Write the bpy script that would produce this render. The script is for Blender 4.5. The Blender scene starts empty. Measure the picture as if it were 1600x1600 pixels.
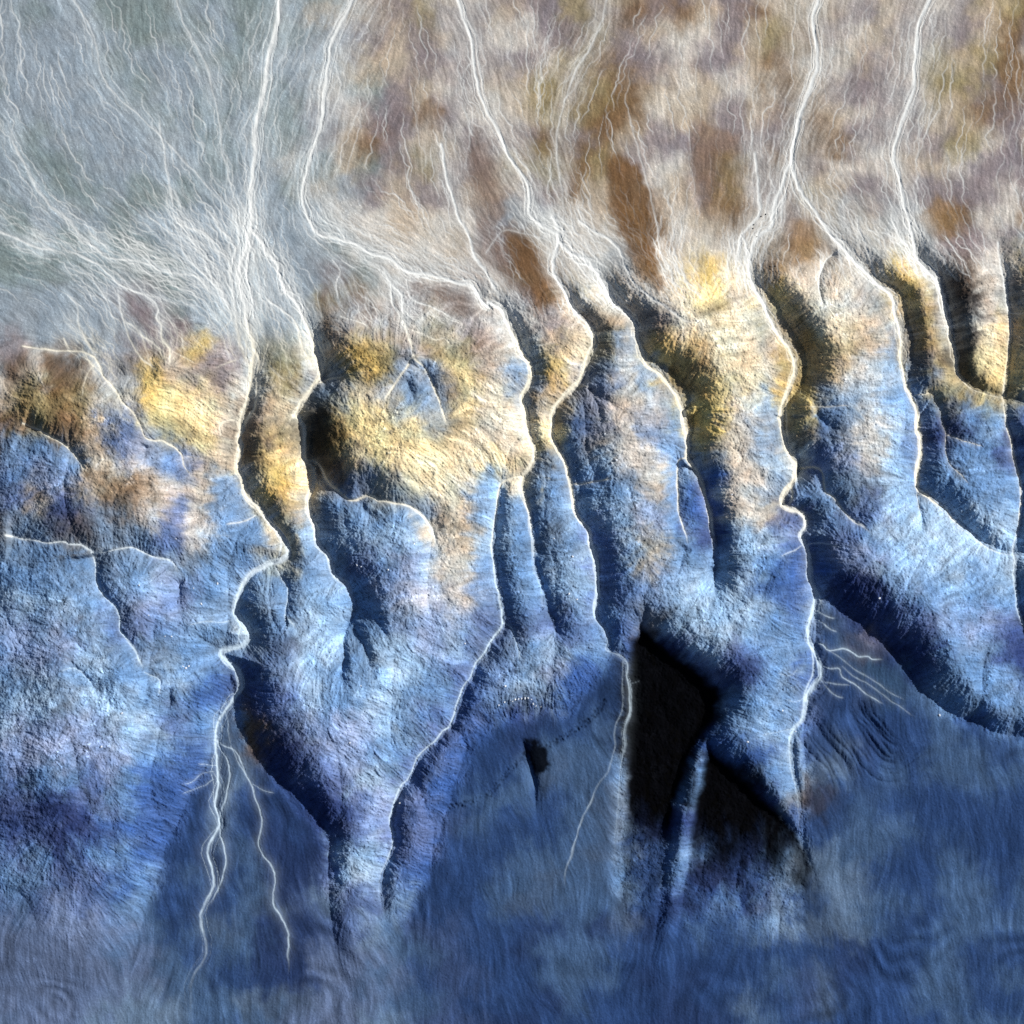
import bpy, bmesh, math, random
import numpy as np
random.seed(7)
rng = np.random.default_rng(11)
SC = bpy.context.scene
COL = SC.collection
PX = 0.5                      # metres of ground per map unit (the survey map is 1600 x 1600 units)

# ------------------------------------------------------------------ survey grid
step = 1.25
dense = np.arange(-24, 1624 + 1e-6, step)
grow = np.cumsum(1.25 * 1.13 ** np.arange(1, 66))
axis = np.concatenate([(-24 - grow)[::-1], dense, 1624 + grow]).astype(np.float32)
N = len(axis)
X, Y = np.meshgrid(axis, axis)          # Y grows to the south
X = X.astype(np.float32); Y = Y.astype(np.float32)

def smooth(a, b, t):
    t = np.clip((t - a) / (b - a), 0, 1)
    return t * t * (3 - 2 * t)

def vnoise(x, y, seed):
    r = np.random.default_rng(seed).random((256, 256)).astype(np.float32)
    xi = np.floor(x).astype(np.int32); yi = np.floor(y).astype(np.int32)
    fx = (x - xi).astype(np.float32); fy = (y - yi).astype(np.float32)
    fx = fx * fx * (3 - 2 * fx); fy = fy * fy * (3 - 2 * fy)
    x0 = xi & 255; x1 = (xi + 1) & 255; y0 = yi & 255; y1 = (yi + 1) & 255
    return (r[y0, x0] * (1 - fx) + r[y0, x1] * fx) * (1 - fy) + (r[y1, x0] * (1 - fx) + r[y1, x1] * fx) * fy - 0.5

def fbm(x, y, scale, octs, seed, gain=0.5):
    out = np.zeros_like(x); a = 1.0
    ca, sa = math.cos(0.6), math.sin(0.6)
    px, py = x / scale + seed * 3.7, y / scale + seed * 1.3
    for k in range(octs):
        out += a * vnoise(px, py, seed * 17 + k)
        px, py = (ca * px - sa * py) * 2.03, (sa * px + ca * py) * 2.03
        a *= gain
    return out

# ------------------------------------------------------------------ traced map features
ORG = dict(A=(90, 323), B=(90, 620), C=(90, 916), D=(420, 323), E=(420, 620), F=(420, 916),
           G=(760, 323), H=(760, 620), I=(760, 916), J=(1140, 323), K=(1140, 620), L=(1140, 916))
def T(*parts):
    """survey notes -> map coordinates; parts are sheet letter, 'u,v u,v ...' pairs"""
    out = []
    for s, txt in zip(parts[::2], parts[1::2]):
        k = 4.3243 if s in 'JKL' else 4.4444
        if s == 'M':
            out += [tuple(map(float, p.split(','))) for p in txt.split()]
            continue
        ox, oy = ORG[s]
        out += [(ox + float(p.split(',')[0]) / k, oy + float(p.split(',')[1]) / k) for p in txt.split()]
    return out

def catmull(pts, n=4):
    P = np.array(pts, float)
    if len(P) < 3:
        return P
    Q = np.vstack([2 * P[0] - P[1], P, 2 * P[-1] - P[-2]])
    out = []
    for i in range(1, len(Q) - 2):
        p0, p1, p2, p3 = Q[i - 1], Q[i], Q[i + 1], Q[i + 2]
        for t in np.arange(n) / n:
            out.append(0.5 * (2 * p1 + (p2 - p0) * t + (2 * p0 - 5 * p1 + 4 * p2 - p3) * t * t + (3 * p1 - p0 - 3 * p2 + p3) * t ** 3))
    out.append(P[-1])
    return np.array(out)

def window(x0, x1, y0, y1):
    i0, i1 = np.searchsorted(axis, [x0, x1]); j0, j1 = np.searchsorted(axis, [y0, y1])
    return slice(max(j0 - 1, 0), min(j1 + 1, N)), slice(max(i0 - 1, 0), min(i1 + 1, N))

# domain-warped coordinates: gives every traced line its small natural wander
WX = X + 5.0 * fbm(X, Y, 34, 3, 3)
WY = Y + 5.0 * fbm(X, Y, 34, 3, 4)

def line_dist(pts, R, warp=True):
    """windowed distance, side (-1 left of flow .. +1 right) and arc parameter of a polyline"""
    P = np.asarray(pts)
    js, is_ = window(P[:, 0].min() - R, P[:, 0].max() + R, P[:, 1].min() - R, P[:, 1].max() + R)
    x = (WX if warp else X)[js, is_]; y = (WY if warp else Y)[js, is_]
    d2 = np.full(x.shape, 1e9, np.float32); side = np.zeros(x.shape, np.float32); tt = np.zeros(x.shape, np.float32)
    seg = np.hypot(*(P[1:] - P[:-1]).T); tot = seg.sum(); acc = 0
    ax = axis[is_]; ay = axis[js]
    for k in range(len(P) - 1):
        a, b = P[k], P[k + 1]
        i0, i1 = np.searchsorted(ax, [min(a[0], b[0]) - R, max(a[0], b[0]) + R])
        j0, j1 = np.searchsorted(ay, [min(a[1], b[1]) - R, max(a[1], b[1]) + R])
        s = (slice(j0, j1), slice(i0, i1))
        xx = x[s] - a[0]; yy = y[s] - a[1]
        ex, ey = b - a; L2 = max(ex * ex + ey * ey, 1e-6)
        t = np.clip((xx * ex + yy * ey) / L2, 0, 1)
        dx = xx - t * ex; dy = yy - t * ey
        dd = dx * dx + dy * dy
        m = dd < d2[s]
        sd = (dx * (-ey) + dy * ex) / (math.sqrt(L2) * np.sqrt(dd + 1.0))
        d2[s] = np.where(m, dd, d2[s]); side[s] = np.where(m, sd, side[s])
        tt[s] = np.where(m, (acc + t * seg[k]) / tot, tt[s])
        acc += seg[k]
    return (js, is_), np.sqrt(d2), side, tt

# main valleys.  In map space (y down) a positive "side" is the map-left of a southward line.
S = {}
S['one'] = T('M', '520,-900 490,-400 470,-140 452,-40 430,60 412,150 398,240 393,300', 'A', '1355,45 1340,150 1325,270 1290,380 1270,480 1285,600 1310,700 1320,800 1345,900 1355,1000 1350,1150 1325,1280 1290,1400 1262,1480',
             'B', '1262,215 1245,270 1262,340 1245,480 1265,560 1310,680 1380,770 1450,860 1530,970 1580,1060 1582,1110 1540,1145 1400,1200 1310,1250 1260,1320 1235,1400 1222,1490',
             'C', '1228,190 1265,250 1310,310 1318,370 1270,420 1180,440 1132,465 1135,505 1180,550 1230,600 1250,660 1245,720 1210,780 1150,880 1100,960 1075,1050 1070,1150 1070,1230 1080,1330 1085,1430 1070,1550', 'M', '336,1296 318,1340 328,1392 306,1440 314,1500 288,1556 296,1640')
S['two'] = T('A', '1340,150 1400,220 1440,300 1500,370 1530,430 1550,500 1595,590', 'D', '110,550 170,620 220,680 250,770 280,850 300,930 320,1010 345,1090 345,1160 310,1230 270,1290 210,1360 165,1440',
             'E', '190,130 205,170 230,230 230,330 240,420 290,490 300,560 285,640 265,720 280,830 320,920 335,1030 400,1090 425,1180 460,1260 540,1320 570,1390 580,1440 560,1510 540,1560')
S['twob'] = T('E', '245,425 310,440 350,490 380,550 430,610 500,660 560,710 610,710 660,690 720,700 760,725 830,735 900,750 970,760 1030,800 1100,870 1150,950 1170,1040 1185,1120')
S['three'] = T('H', '255,555 180,562 110,600 85,650 70,760 60,870 45,990 45,1090 65,1170 70,1280 90,1370 105,1480', 'I', '85,20 100,80 110,180 115,260 100,300 60,350 20,420', 'F', '1550,380 1500,470 1440,540 1410,640 1350,710 1320,810 1290,900 1260,990 1200,1030 1150,1090 1090,1140 1040,1200 1000,1270 960,1360', 'M', '622,1240 606,1282 612,1330 590,1380 594,1430')
S['four'] = T('M', '640,-700 600,-200 560,-20 520,80 505,180 486,250 474,300', 'D', '260,60 300,140 370,210 460,220 560,240 660,290 740,330 820,350 900,400 960,440 1040,460 1130,465 1220,490 1310,520 1390,540 1440,590 1480,650 1530,700',
              'G', '10,660 60,680 110,720 150,810 200,910 250,1000 300,1090 315,1150 300,1210 265,1270 245,1320 260,1400 270,1500', 'H', '268,90 280,220 310,310 335,390 330,440 300,500 260,550 240,610 255,680 290,750 305,850 320,970 330,1110 350,1230 375,1350 400,1460', 'I', '395,110 430,200 470,300')
S['fourb'] = T('M', '690,-800 720,-300 700,-60 735,60 750,150 795,240 826,300', 'G', '300,60 380,120 450,170 500,200 490,300 470,380 470,460 500,510 550,590 580,680 640,760 710,820 740,900 740,970 700,1050 670,1130 640,1210 590,1270 520,1330 470,1390 445,1470', 'H', '455,160 458,250 490,340 545,430 560,520 575,600 600,700 620,800 680,880 720,940 740,1060 765,1150 775,1290', 'I', '780,40 770,200 800,270 850,370 835,440 880,460 950,495 985,560 985,640 1000,700 1005,850 975,980 980,1120 960,1220 940,1330', 'M', '966,1290 960,1400')
S['five'] = T('G', '505,210 520,260 590,330 650,350 720,390 760,440 800,520 850,610 900,680 980,740 1020,790 1040,870 1060,950 1100,1060 1150,1120 1220,1170 1280,1250 1340,1340 1380,1450', 'H', '1370,100 1390,230 1402,350 1402,410 1440,490 1490,580 1530,690 1555,780 1565,900 1585,1000 1595,1180')
S['six'] = T('M', '1300,-900 1260,-400 1290,-80 1268,30 1274,110 1246,190 1234,250 1220,296', 'J', '290,45 280,120 220,180 160,260 150,330 140,420 170,540 220,640 270,740 330,850 400,950 440,1020 440,1110 410,1210 370,1320 352,1420', 'K', '350,140 360,220 390,320 430,400 460,480 450,560 410,620 370,680 365,720 400,760 460,770 515,810 520,870 490,920 510,980 545,1050 550,1140 560,1220 590,1300 600,1360 580,1450', 'L', '580,180 550,270 540,370 560,420 600,470 630,540 635,620 600,680 550,750 530,850 510,930 460,980 430,1060 425,1190 440,1290 470,1400', 'M', '1252,1270 1262,1360')
S['sixb'] = T('K', '460,485 560,485 620,500 640,560 650,630 710,670 760,750 820,810 900,880 950,930')
S['seven'] = T('M', '1246,190 1236,250 1248,294', 'J', '570,45 630,110 690,200 750,270 840,360 930,440 1000,520 1080,580 1110,640 1120,730 1150,830 1170,940 1170,1060 1200,1180 1240,1280 1280,1380 1285,1480', 'K', '1280,100 1280,200 1300,280 1300,400 1285,500 1280,620 1330,660 1400,710 1470,750 1540,830', 'M', '1520,830 1560,860 1640,880')
S['eight'] = T('M', '1480,-700 1450,-300 1462,-60 1430,50 1425,140 1396,230 1405,290', 'J', '1185,45 1210,130 1240,230 1260,330 1330,410 1400,480 1440,570 1460,680 1490,790 1500,890 1520,1000 1540,1090 1557,1130', 'M', '1530,610 1640,640')
S['zero'] = T('M', '40,540 80,548', 'A', '45,1000 130,1000 200,1015 265,1050 300,1120 340,1200 400,1260 450,1320', 'B', '470,50 545,110 600,190 630,270 680,300 740,305 800,350 860,400 880,470 920,540 960,610')
S['zerob'] = T('M', '40,660', 'B', '45,320 120,370 170,430 210,490 260,550')
S['zeroc'] = T('M', '10,838', 'B', '45,1010 90,1030 160,1030 240,1060 270,1080 340,1070 440,1050 520,1045 600,1070 700,1110 800,1140 830,1190 845,1260')
S['zerod'] = T('B', '242,1075 255,1140 265,1230 290,1310 360,1400 410,1460 435,1530', 'C', '438,240 435,310 490,370 540,430 570,500 605,600')
S['bed'] = T('I', '955,540 955,700 960,830 910,960 900,1050 910,1130 870,1230 840,1320 780,1400 720,1540', 'M', '905,1300 880,1400')
S['far_west'] = T('M', '-90,560 -70,680 -40,760 -60,838 -40,930 -70,1010 -50,1100 -66,1200 -60,1300 -90,1420')
S['far_east'] = T('M', '1560,380 1580,520 1572,640 1600,760 1590,900 1625,1040')
S = {k: catmull(v, 3) for k, v in S.items()}

# (height, run) of the slope on the west (lit) and east (shaded) bank of each valley
V = dict(one=(40, 74, 40, 58), two=(34, 48, 42, 58), three=(30, 42, 19, 28), four=(30, 36, 22, 31), fourb=(32, 42, 36, 52),
         five=(42, 62, 36, 52), six=(46, 72, 42, 60), seven=(44, 66, 38, 54), eight=(38, 46, 46, 60), far_west=(36, 70, 40, 60), far_east=(34, 60, 40, 60))
# benches: the steep face stands back from the wash here (from y, to y, set-back)
BENCH = dict(six=(430, 640, 15), seven=(420, 600, 13), eight=(400, 560, 4), five=(540, 690, 14))
def box(a, r):
    for axn in (0, 1):
        c = np.cumsum(np.pad(a, [(r + 1, r) if q == axn else (0, 0) for q in (0, 1)], mode='edge'), axis=axn, dtype=np.float64)
        a = ((c[2 * r + 1:] - c[:-2 * r - 1]) if axn == 0 else (c[:, 2 * r + 1:] - c[:, :-2 * r - 1])) / (2 * r + 1)
    return a.astype(np.float32)
def bank(side, d):
    g = smooth(-0.6, 0.6, side)
    return g + (box(box(g, 9), 9) - g) * smooth(6, 30, d)
hill = np.full(X.shape, 54.0, np.float32)
hill += 10 * fbm(X, Y, 130, 3, 21)
inv = np.exp(-hill / 5.0)
for k, (al, ll, ar, lr) in V.items():
    w, d, side, tt = line_dist(S[k], 230)
    wgt = bank(side, d)                           # 1 = map-left bank
    A_ = ar + (al - ar) * wgt; L_ = lr + (ll - lr) * wgt
    if k == 'one':
        A_ = A_ + (1 - wgt) * 26 * smooth(1010, 1100, Y[w]); L_ = L_ + (1 - wgt) * 36 * smooth(1010, 1100, Y[w])
    if k == 'six':
        A_ = A_ + (1 - wgt) * 20 * smooth(800, 900, Y[w]); L_ = L_ + (1 - wgt) * 28 * smooth(800, 920, Y[w])
    fade = smooth(80, 228, d)
    if k == 'two':
        up = (1 - wgt) * smooth(600, 640, Y[w]) * (1 - smooth(720, 760, Y[w])); A_ = A_ + up * 16; L_ = L_ + up * 12
    off = 3.5
    if k in BENCH:
        y0, y1, q = BENCH[k]; off = 3.5 + q * smooth(y0, y0 + 45, Y[w]) * (1 - smooth(y1 - 45, y1, Y[w]))
    db = np.maximum(d - (off + 2) * (1 - wgt), 0)
    g = A_ * (wgt * (1 - np.exp(-db / L_)) + (1 - wgt) * np.tanh(db / L_ * 1.36))
    g = g * (1 - fade) + 90 * fade
    inv[w] += np.exp(-g / 5.0)
def poly_sd(P, R=60):
    P = np.array(P, float)
    js, is_ = window(P[:, 0].min() - R, P[:, 0].max() + R, P[:, 1].min() - R, P[:, 1].max() + R)
    x = WX[js, is_]; y = WY[js, is_]
    d = np.full(x.shape, 1e9); ins = np.zeros(x.shape, bool)
    for a, b in zip(P, np.roll(P, -1, 0)):
        e = b - a; L2 = (e * e).sum()
        t = np.clip(((x - a[0]) * e[0] + (y - a[1]) * e[1]) / L2, 0, 1)
        d = np.minimum(d, np.hypot(x - a[0] - t * e[0], y - a[1] - t * e[1]))
        if a[1] != b[1]:
            c = ((a[1] > y) != (b[1] > y)) & (x < (b[0] - a[0]) * (y - a[1]) / (b[1] - a[1]) + a[0])
            ins ^= c
    return (js, is_), np.where(ins, d, -d).astype(np.float32)

LOW = [([(355, 1060), (368, 1110), (385, 1160), (420, 1215), (470, 1258), (512, 1310), (508, 1420), (530, 1560), (490, 1700), (470, 2300), (100, 2300), (200, 1500), (250, 1330), (300, 1230), (330, 1160), (340, 1100)], 56, 66),
       ([(1277, 905), (1292, 932), (1330, 962), (1390, 1006), (1425, 1046), (1450, 1085), (1500, 1120), (1570, 1150), (2100, 1250), (2100, 2300), (1300, 2300), (1262, 1500), (1262, 1150), (1278, 1020)], 60, 70),
       ([(700, 1266), (722, 1186), (762, 1136), (820, 1116), (880, 1112), (930, 1062), (955, 1022), (975, 1022), (975, 1500), (980, 2300), (560, 2300), (620, 1500)], 46, 90),
       ([(986, 1010), (1004, 980), (1030, 1005), (1055, 1024), (1092, 1048), (1128, 1082), (1130, 1104), (1112, 1140), (1090, 1178), (1074, 1222), (1060, 1268), (1046, 1340), (1030, 1460), (1010, 1600), (972, 1600), (972, 1380), (978, 1260), (984, 1180), (984, 1090)], 54, 60),
       ([(1112, 1166), (1150, 1204), (1188, 1243), (1222, 1272), (1262, 1320), (1290, 1400), (1300, 1600), (1050, 1600), (1072, 1400), (1086, 1300), (1098, 1230)], 50, 56)]
for P, A_, L_ in LOW:
    w, sd = poly_sd(P, 200)
    do = np.maximum(-sd, 0); fade = smooth(130, 198, do)
    inv[w] += np.exp(-(A_ * np.tanh(do / L_) * (1 - fade) + 90 * fade) / 5.0)
hill = -5.0 * np.log(inv)
del inv

bx = [-300, 100, 180, 240, 300, 350, 400, 450, 500, 560, 620, 700, 780, 860, 940, 1040, 1120, 1200, 1300, 1400, 1500, 1900]
by = [560, 560, 575, 560, 505, 520, 580, 575, 520, 480, 470, 470, 480, 470, 440, 440, 430, 420, 410, 400, 400, 400]
border = np.interp(X, bx, by).astype(np.float32) + 40 * fbm(X, Y, 70, 3, 31)
relief = smooth(-75, 70, Y - border)
low = 1 - 0.86 * smooth(1290, 1580, Y + 60 * fbm(X, Y, 150, 2, 33))
silt = np.zeros(X.shape, np.float32)
for P, A_, L_ in LOW[:3]:
    w, sd_ = poly_sd(P); silt[w] = np.maximum(silt[w], smooth(-5, 25, sd_ + 14 * fbm(X[w], Y[w], 30, 3, 78)))
silt *= smooth(880, 960, Y)
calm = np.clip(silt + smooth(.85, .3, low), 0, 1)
h = hill * relief * low + 9 * (1 - relief)
h += -0.05 * (Y - 800)
# minor lobes and creases down the flanks
cr = np.abs(fbm(X * 1.0, Y * .45, 62, 2, 61, .35))
h -= relief * (1 - calm) * 3.6 * np.exp(-cr / .14) * smooth(560, 700, Y)
# flow bands of the old silt
bnd = fbm(X + 60 * fbm(X, Y, 200, 2, 63), Y, 170, 3, 62, .42)
bands = np.sin(bnd * 34 + 2 * fbm(X, Y, 40, 3, 65)) * np.clip(.3 + 2.2 * fbm(X, Y, 80, 3, 64), 0, 1)
h += calm * (.7 * bands + 5 * bnd)


def carve(pts, depth, wl, wr, taper=(0.15, 0.5), R=70):
    w, d, side, tt = line_dist(catmull(pts, 3), R)
    wgt = bank(side, d)
    W_ = wr + (wl - wr) * wgt
    f = np.exp(-(d / W_) ** 1.2) * smooth(0, max(taper[0], 1e-3), tt) * (1 - smooth(1 - taper[1], 1.0, tt) * 0.9) * (1 - smooth(R * 0.6, R * 0.98, d))
    h[w] -= depth * f * .72

for k, dep, wl, wr in (('twob', 26, 26, 24), ('sixb', 24, 26, 22), ('zero', 7, 12, 18), ('zerob', 20, 24, 18), ('zeroc', 20, 26, 22), ('zerod', 24, 30, 20)):
    carve(S[k], dep, wl, wr, (0.03, 0.25), 95)
GUL = {
 'a': (T('B', '1500,1190 1530,1240 1585,1320 1590,1400 1580,1560', 'F', '112,200 150,250 190,320'), 16, 20, 12),
 'b': (T('D', '1010,1050 940,1150 870,1240 820,1330 800,1390'), 12, 12, 26),
 'c': (T('D', '1010,1060 1080,1120 1130,1220 1180,1310 1210,1430 1250,1530', 'E', '1255,210'), 22, 26, 18),
 'd': (T('D', '950,1170 975,1230 1000,1290 990,1370'), 10, 10, 8),
 'e': (T('E', '630,720 660,790 720,830 790,870'), 9, 9, 9),
 'f': (T('F', '540,270 520,360 515,470 510,600 515,720 510,790'), 15, 14, 9),
 'g': (T('F', '560,280 610,340 650,420 680,500 715,560 730,620'), 13, 12, 8),
 'h': (T('F', '580,130 640,160 720,220 790,300 850,350 910,400'), 8, 14, 12),
 'i': (T('I', '118,260 170,290 205,370 215,430 218,520'), 10, 14, 10),
 'j': (T('H', '1395,410 1345,440 1337,540 1330,650 1335,780 1360,880 1385,960 1400,1040'), 24, 18, 16),
 'k': (T('J', '740,290 680,340 640,400 610,480 605,570 620,650 620,720'), 13, 14, 12),
 'l': (T('J', '1260,1275 1320,1262 1390,1262 1400,1310 1440,1370 1450,1440', 'K', '1450,190 1470,250 1470,340 1490,430 1520,490 1555,530', 'M', '1520,760'), 22, 18, 14),
 'm': (T('K', '1470,250 1520,260 1555,280', 'M', '1510,690 1540,700'), 8, 10, 10),
 'n': (T('K', '1285,630 1290,720 1305,800 1315,900 1330,970'), 12, 12, 10),
 'o': (T('J', '540,1365 640,1350 720,1340 800,1350'), 9, 14, 14),
 'p': (T('K', '560,90 600,150 660,190 720,215 800,240'), 12, 14, 16),
 'q': (T('B', '1390,800 1330,850 1230,880 1160,900'), 7, 12, 10),
 'r': (T('C', '605,600 640,625 690,650 705,690 700,760'), 9, 10, 9),
 's': (T('C', '770,700 778,800 760,890'), 9, 7, 5),
 't': (T('C', '45,570 120,555 170,575 220,630 260,680 290,740 280,840'), 9, 16, 12),
 'u': (T('B', '640,320 625,430 615,520'), 10, 10, 8),
 'v': (T('B', '640,560 660,640 670,720'), 5, 8, 6),
 'w': (T('H', '610,615 720,600 800,590 850,575 880,585'), 10, 14, 12),
 'x': (T('G', '700,1250 770,1310 850,1360 920,1440'), 7, 7, 6),
 'y': (T('G', '720,1240 760,1350 790,1440 810,1520', 'H', '815,210'), 7, 7, 6),
 'z': (T('D', '340,1220 430,1195 520,1190 545,1220 560,1290'), 14, 16, 22),
 'aa': (T('K', '0,330 60,380 130,470'), 10, 12, 10),
 'ab': (T('H', '1400,1040 1360,1110 1335,1200 1320,1280'), 9, 9, 7),
 'ac': (T('H', '1595,1180 1595,1300 1590,1420'), 14, 12, 10),
 'ad': (T('B', '845,1260 840,1350 825,1450', 'C', '830,110 815,200'), 9, 10, 7),
 'ae': (T('I', '230,1060 265,1150 300,1260 330,1380 345,1500', 'M', '842,1290'), 13, 7, 8),
 'af': (T('L', '860,760 930,870 1000,960 1080,1060 1150,1140'), 7, 10, 8),
 'ag': (T('L', '560,880 640,990 720,1110 800,1210 850,1320 880,1460'), 9, 14, 10),
 'ah': (T('L', '820,780 880,920 950,1040 1010,1140 1100,1220 1200,1210 1330,1130 1550,1020'), 9, 12, 10),
 'ai': (T('K', '200,1400 260,1260 330,1130 400,1050'), 6, 8, 6),
 'aj': (T('J', '1440,440 1470,560 1500,680', 'M', '1500,520 1502,600'), 8, 12, 10),
}
for k, (p, dep, wl, wr) in GUL.items():
    carve(p, dep, wl, wr)

basin = np.zeros(X.shape, np.float32)  # hollow mask, also used to paint its shade black
for P, dep in (([(986, 1010), (1004, 976), (1030, 1005), (1055, 1024), (1092, 1048), (1128, 1082), (1130, 1104), (1112, 1140), (1090, 1178), (1074, 1222), (1060, 1268), (1046, 1340), (1030, 1460), (1010, 1600), (972, 1600), (972, 1380), (978, 1260), (984, 1180), (984, 1090)], 12),
               ([(1112, 1166), (1150, 1204), (1188, 1243), (1222, 1272), (1262, 1320), (1290, 1400), (1300, 1600), (1050, 1600), (1072, 1400), (1086, 1300), (1098, 1230)], 10)):
    w, sd = poly_sd(P)
    f = smooth(-6, 16, sd)
    h[w] -= dep * f * smooth(1400, 1250, Y[w])
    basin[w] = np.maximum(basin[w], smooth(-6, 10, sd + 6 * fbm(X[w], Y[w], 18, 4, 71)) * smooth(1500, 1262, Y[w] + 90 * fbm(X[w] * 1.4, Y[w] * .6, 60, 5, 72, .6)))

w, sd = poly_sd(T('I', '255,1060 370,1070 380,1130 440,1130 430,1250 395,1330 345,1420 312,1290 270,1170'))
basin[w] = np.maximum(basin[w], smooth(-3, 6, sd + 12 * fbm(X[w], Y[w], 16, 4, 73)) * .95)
# flow lines of the old silt fan and the rutted track across the low ground
r4 = np.random.default_rng(14)
for key, offs in (('af', (-14, -7, 8, 15)), ('ag', (-22, -12, 12, 22, 32)), ('ah', (-26, -17, -9, 9, 18, 28))):
    P = catmull(GUL[key][0], 4); dP = np.gradient(P, axis=0); nr = np.stack([-dP[:, 1], dP[:, 0]], 1) / np.hypot(*dP.T)[:, None]
    for o_ in offs:
        q = P + nr * (o_ + 2.5 * np.sin(np.arange(len(P)) * .35 + o_))[:, None]
        w, d, side, tt = line_dist(q, 14)
        h[w] -= 1.5 * np.exp(-(d / 2.6) ** 1.5) * np.sin(np.pi * np.clip(tt, 0, 1))
ruts = np.zeros(X.shape, np.float32)
for P in (T('I', '-280,1560 -160,1540 0,1480 100,1370 200,1260 285,1195'), T('I', '430,1130 500,1090 600,1030 700,960 780,880 835,800')):
    P = catmull(P, 8)
    for off in (-2.2, 2.2):
        for k in range(0, len(P) - 1):
            for u in (0, .5):
                if r4.random() < .3: continue
                p = P[k] * (1 - u) + P[k + 1] * u + r4.normal(0, 1.0, 2) + (off * .7, off * .7)
                js, is_ = window(p[0] - 7, p[0] + 7, p[1] - 7, p[1] + 7)
                g_ = np.exp(-((X[js, is_] - p[0]) ** 2 + (Y[js, is_] - p[1]) ** 2) / r4.uniform(1.5, 5))
                h[js, is_] -= 1.0 * g_; ruts[js, is_] = np.maximum(ruts[js, is_], g_)

# ------------------------------------------------------------------ washes: white sediment strands
strokes = []   # (name, points, width, strength)
def st(name, pts, w, a, n=3):
    strokes.append((name, catmull(pts, n), w, a))
for k, w, a in (('one', 3.6, 1), ('two', 3.0, 1), ('twob', 2.0, .95), ('three', 1.7, .9), ('four', 2.6, 1), ('fourb', 2.6, .95), ('five', 2.8, 1), ('six', 3.0, 1), ('sixb', 1.6, .8),
                ('seven', 3.0, 1), ('eight', 2.6, 1), ('zero', 1.4, .7), ('zerob', 1.5, .8), ('zeroc', 1.8, .85), ('zerod', 1.6, .8), ('bed', 1.4, .5), ('far_west', 2, .7), ('far_east', 2, .7)):
    strokes.append((k, S[k], w, a))
st('one', T('A', '1385,45 1375,160 1330,330 1320,420 1330,540 1360,650 1370,760', ), 1.6, .7)
st('one', T('A', '1360,1000 1400,1100 1390,1200 1385,1300', 'B', '1380,0 1350,90 1300,160 1265,215'), 2.2, .95)
st('one', T('A', '1240,60 1270,200 1230,380 1210,500 1230,640 1240,780 1260,920 1300,1040 1330,1160'), 2.4, .5)
st('one', T('A', '1455,960 1430,1060 1410,1180'), 1.4, .6)
st('one', T('B', '1120,260 1125,200 1180,160 1250,140'), 1.4, .6)
st('one', T('B', '1480,880 1530,1000 1530,1090 1500,1150'), 1.6, .6)
st('one', T('C', '1240,200 1255,290 1245,380 1220,430'), 1.6, .6)
st('one', T('C', '1085,1090 1130,1130 1190,1150 1240,1210 1270,1280 1310,1370 1340,1450 1375,1550', 'M', '404,1290 400,1330 424,1370 420,1420 446,1470 442,1540'), 2.0, .7)
st('one', T('C', '1085,1100 1110,1170 1150,1240 1165,1330 1160,1420 1130,1550', 'M', '336,1300 348,1344 334,1400 318,1430'), 2.2, .85)
st('one', T('C', '1150,880 1165,960 1160,1050 1180,1130'), 1.2, .5)
st('one', T('C', '1180,1130 1230,1240 1290,1330'), 1.4, .5)
for p in ('1070,1265 1000,1265 935,1250', '1060,1310 980,1330 910,1370 830,1390', '1050,1370 990,1410 900,1440 830,1470', '1330,1390 1400,1430 1490,1455', '1085,1330 1120,1400 1140,1470', '920,270 1050,250 1150,245 1220,235'):
    st('one', T('C', p), 1.0, .5)
st('two', T('D', '0,640 60,690 150,750 210,830 215,900 250,1000 290,1100 320,1160'), 1.8, .75)
st('two', T('D', '240,860 330,960 370,1040 365,1120 330,1190'), 1.6, .7)
st('two', T('D', '0,1110 60,1180 120,1220'), 1.2, .4)
st('two', T('E', '250,430 300,500 305,580'), 1.8, .8)
st('three', GUL['i'][0], 1.0, .6); st('five', GUL['j'][0], 1.5, .75); st('seven', GUL['k'][0], 1.5, .7); st('eight', GUL['l'][0], 1.5, .75); st('eight', GUL['m'][0], 1.2, .7)
st('four', GUL['b'][0], 1.9, .8); st('four', GUL['c'][0], 1.3, .7); st('two', T('D', '340,1220 430,1195 530,1185'), 1.2, .6)
st('one', GUL['a'][0], 1.3, .65); st('six', GUL['o'][0], 1.1, .5); st('one', GUL['q'][0], 1.1, .6); st('fourb', GUL['w'][0], 1.3, .75); st('seven', GUL['n'][0][:3], 1.1, .55); st('zeroc', GUL['t'][0][:5], 1.1, .45)
st('zeroc', GUL['r'][0], 1.0, .5)
st('four', T('D', '800,460 840,530 920,600 940,700 940,800 970,890 1000,980 1010,1060'), 2.4, .8)
st('four', T('D', '840,540 850,650 910,740 940,800'), 1.4, .6)
st('four', T('D', '1000,870 1090,900 1170,920 1230,910 1280,970'), 1.2, .5)
st('four', T('D', '980,620 1080,680 1200,730 1270,770 1290,790'), 1.3, .6)
st('four', T('D', '960,500 970,590 990,640'), 1.2, .5)
st('four', T('D', '440,380 490,450 470,540 490,640'), 1.2, .5)
st('four', T('D', '510,760 590,780 660,810 690,850'), 1.2, .5)
st('four', T('D', '860,740 800,790 770,880'), 1.2, .5)
st('four', T('M', '690,230 702,290', 'D', '1320,60 1370,150 1410,250 1420,340 1460,410 1520,480 1580,560', 'G', '50,540 95,620 105,710'), 2.3, .9)
st('four', T('D', '340,50 400,110 480,150 560,240'), 1.3, .6)
st('four', T('G', '150,640 200,760 260,860 290,960 300,1060'), 2.2, .55)
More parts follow.
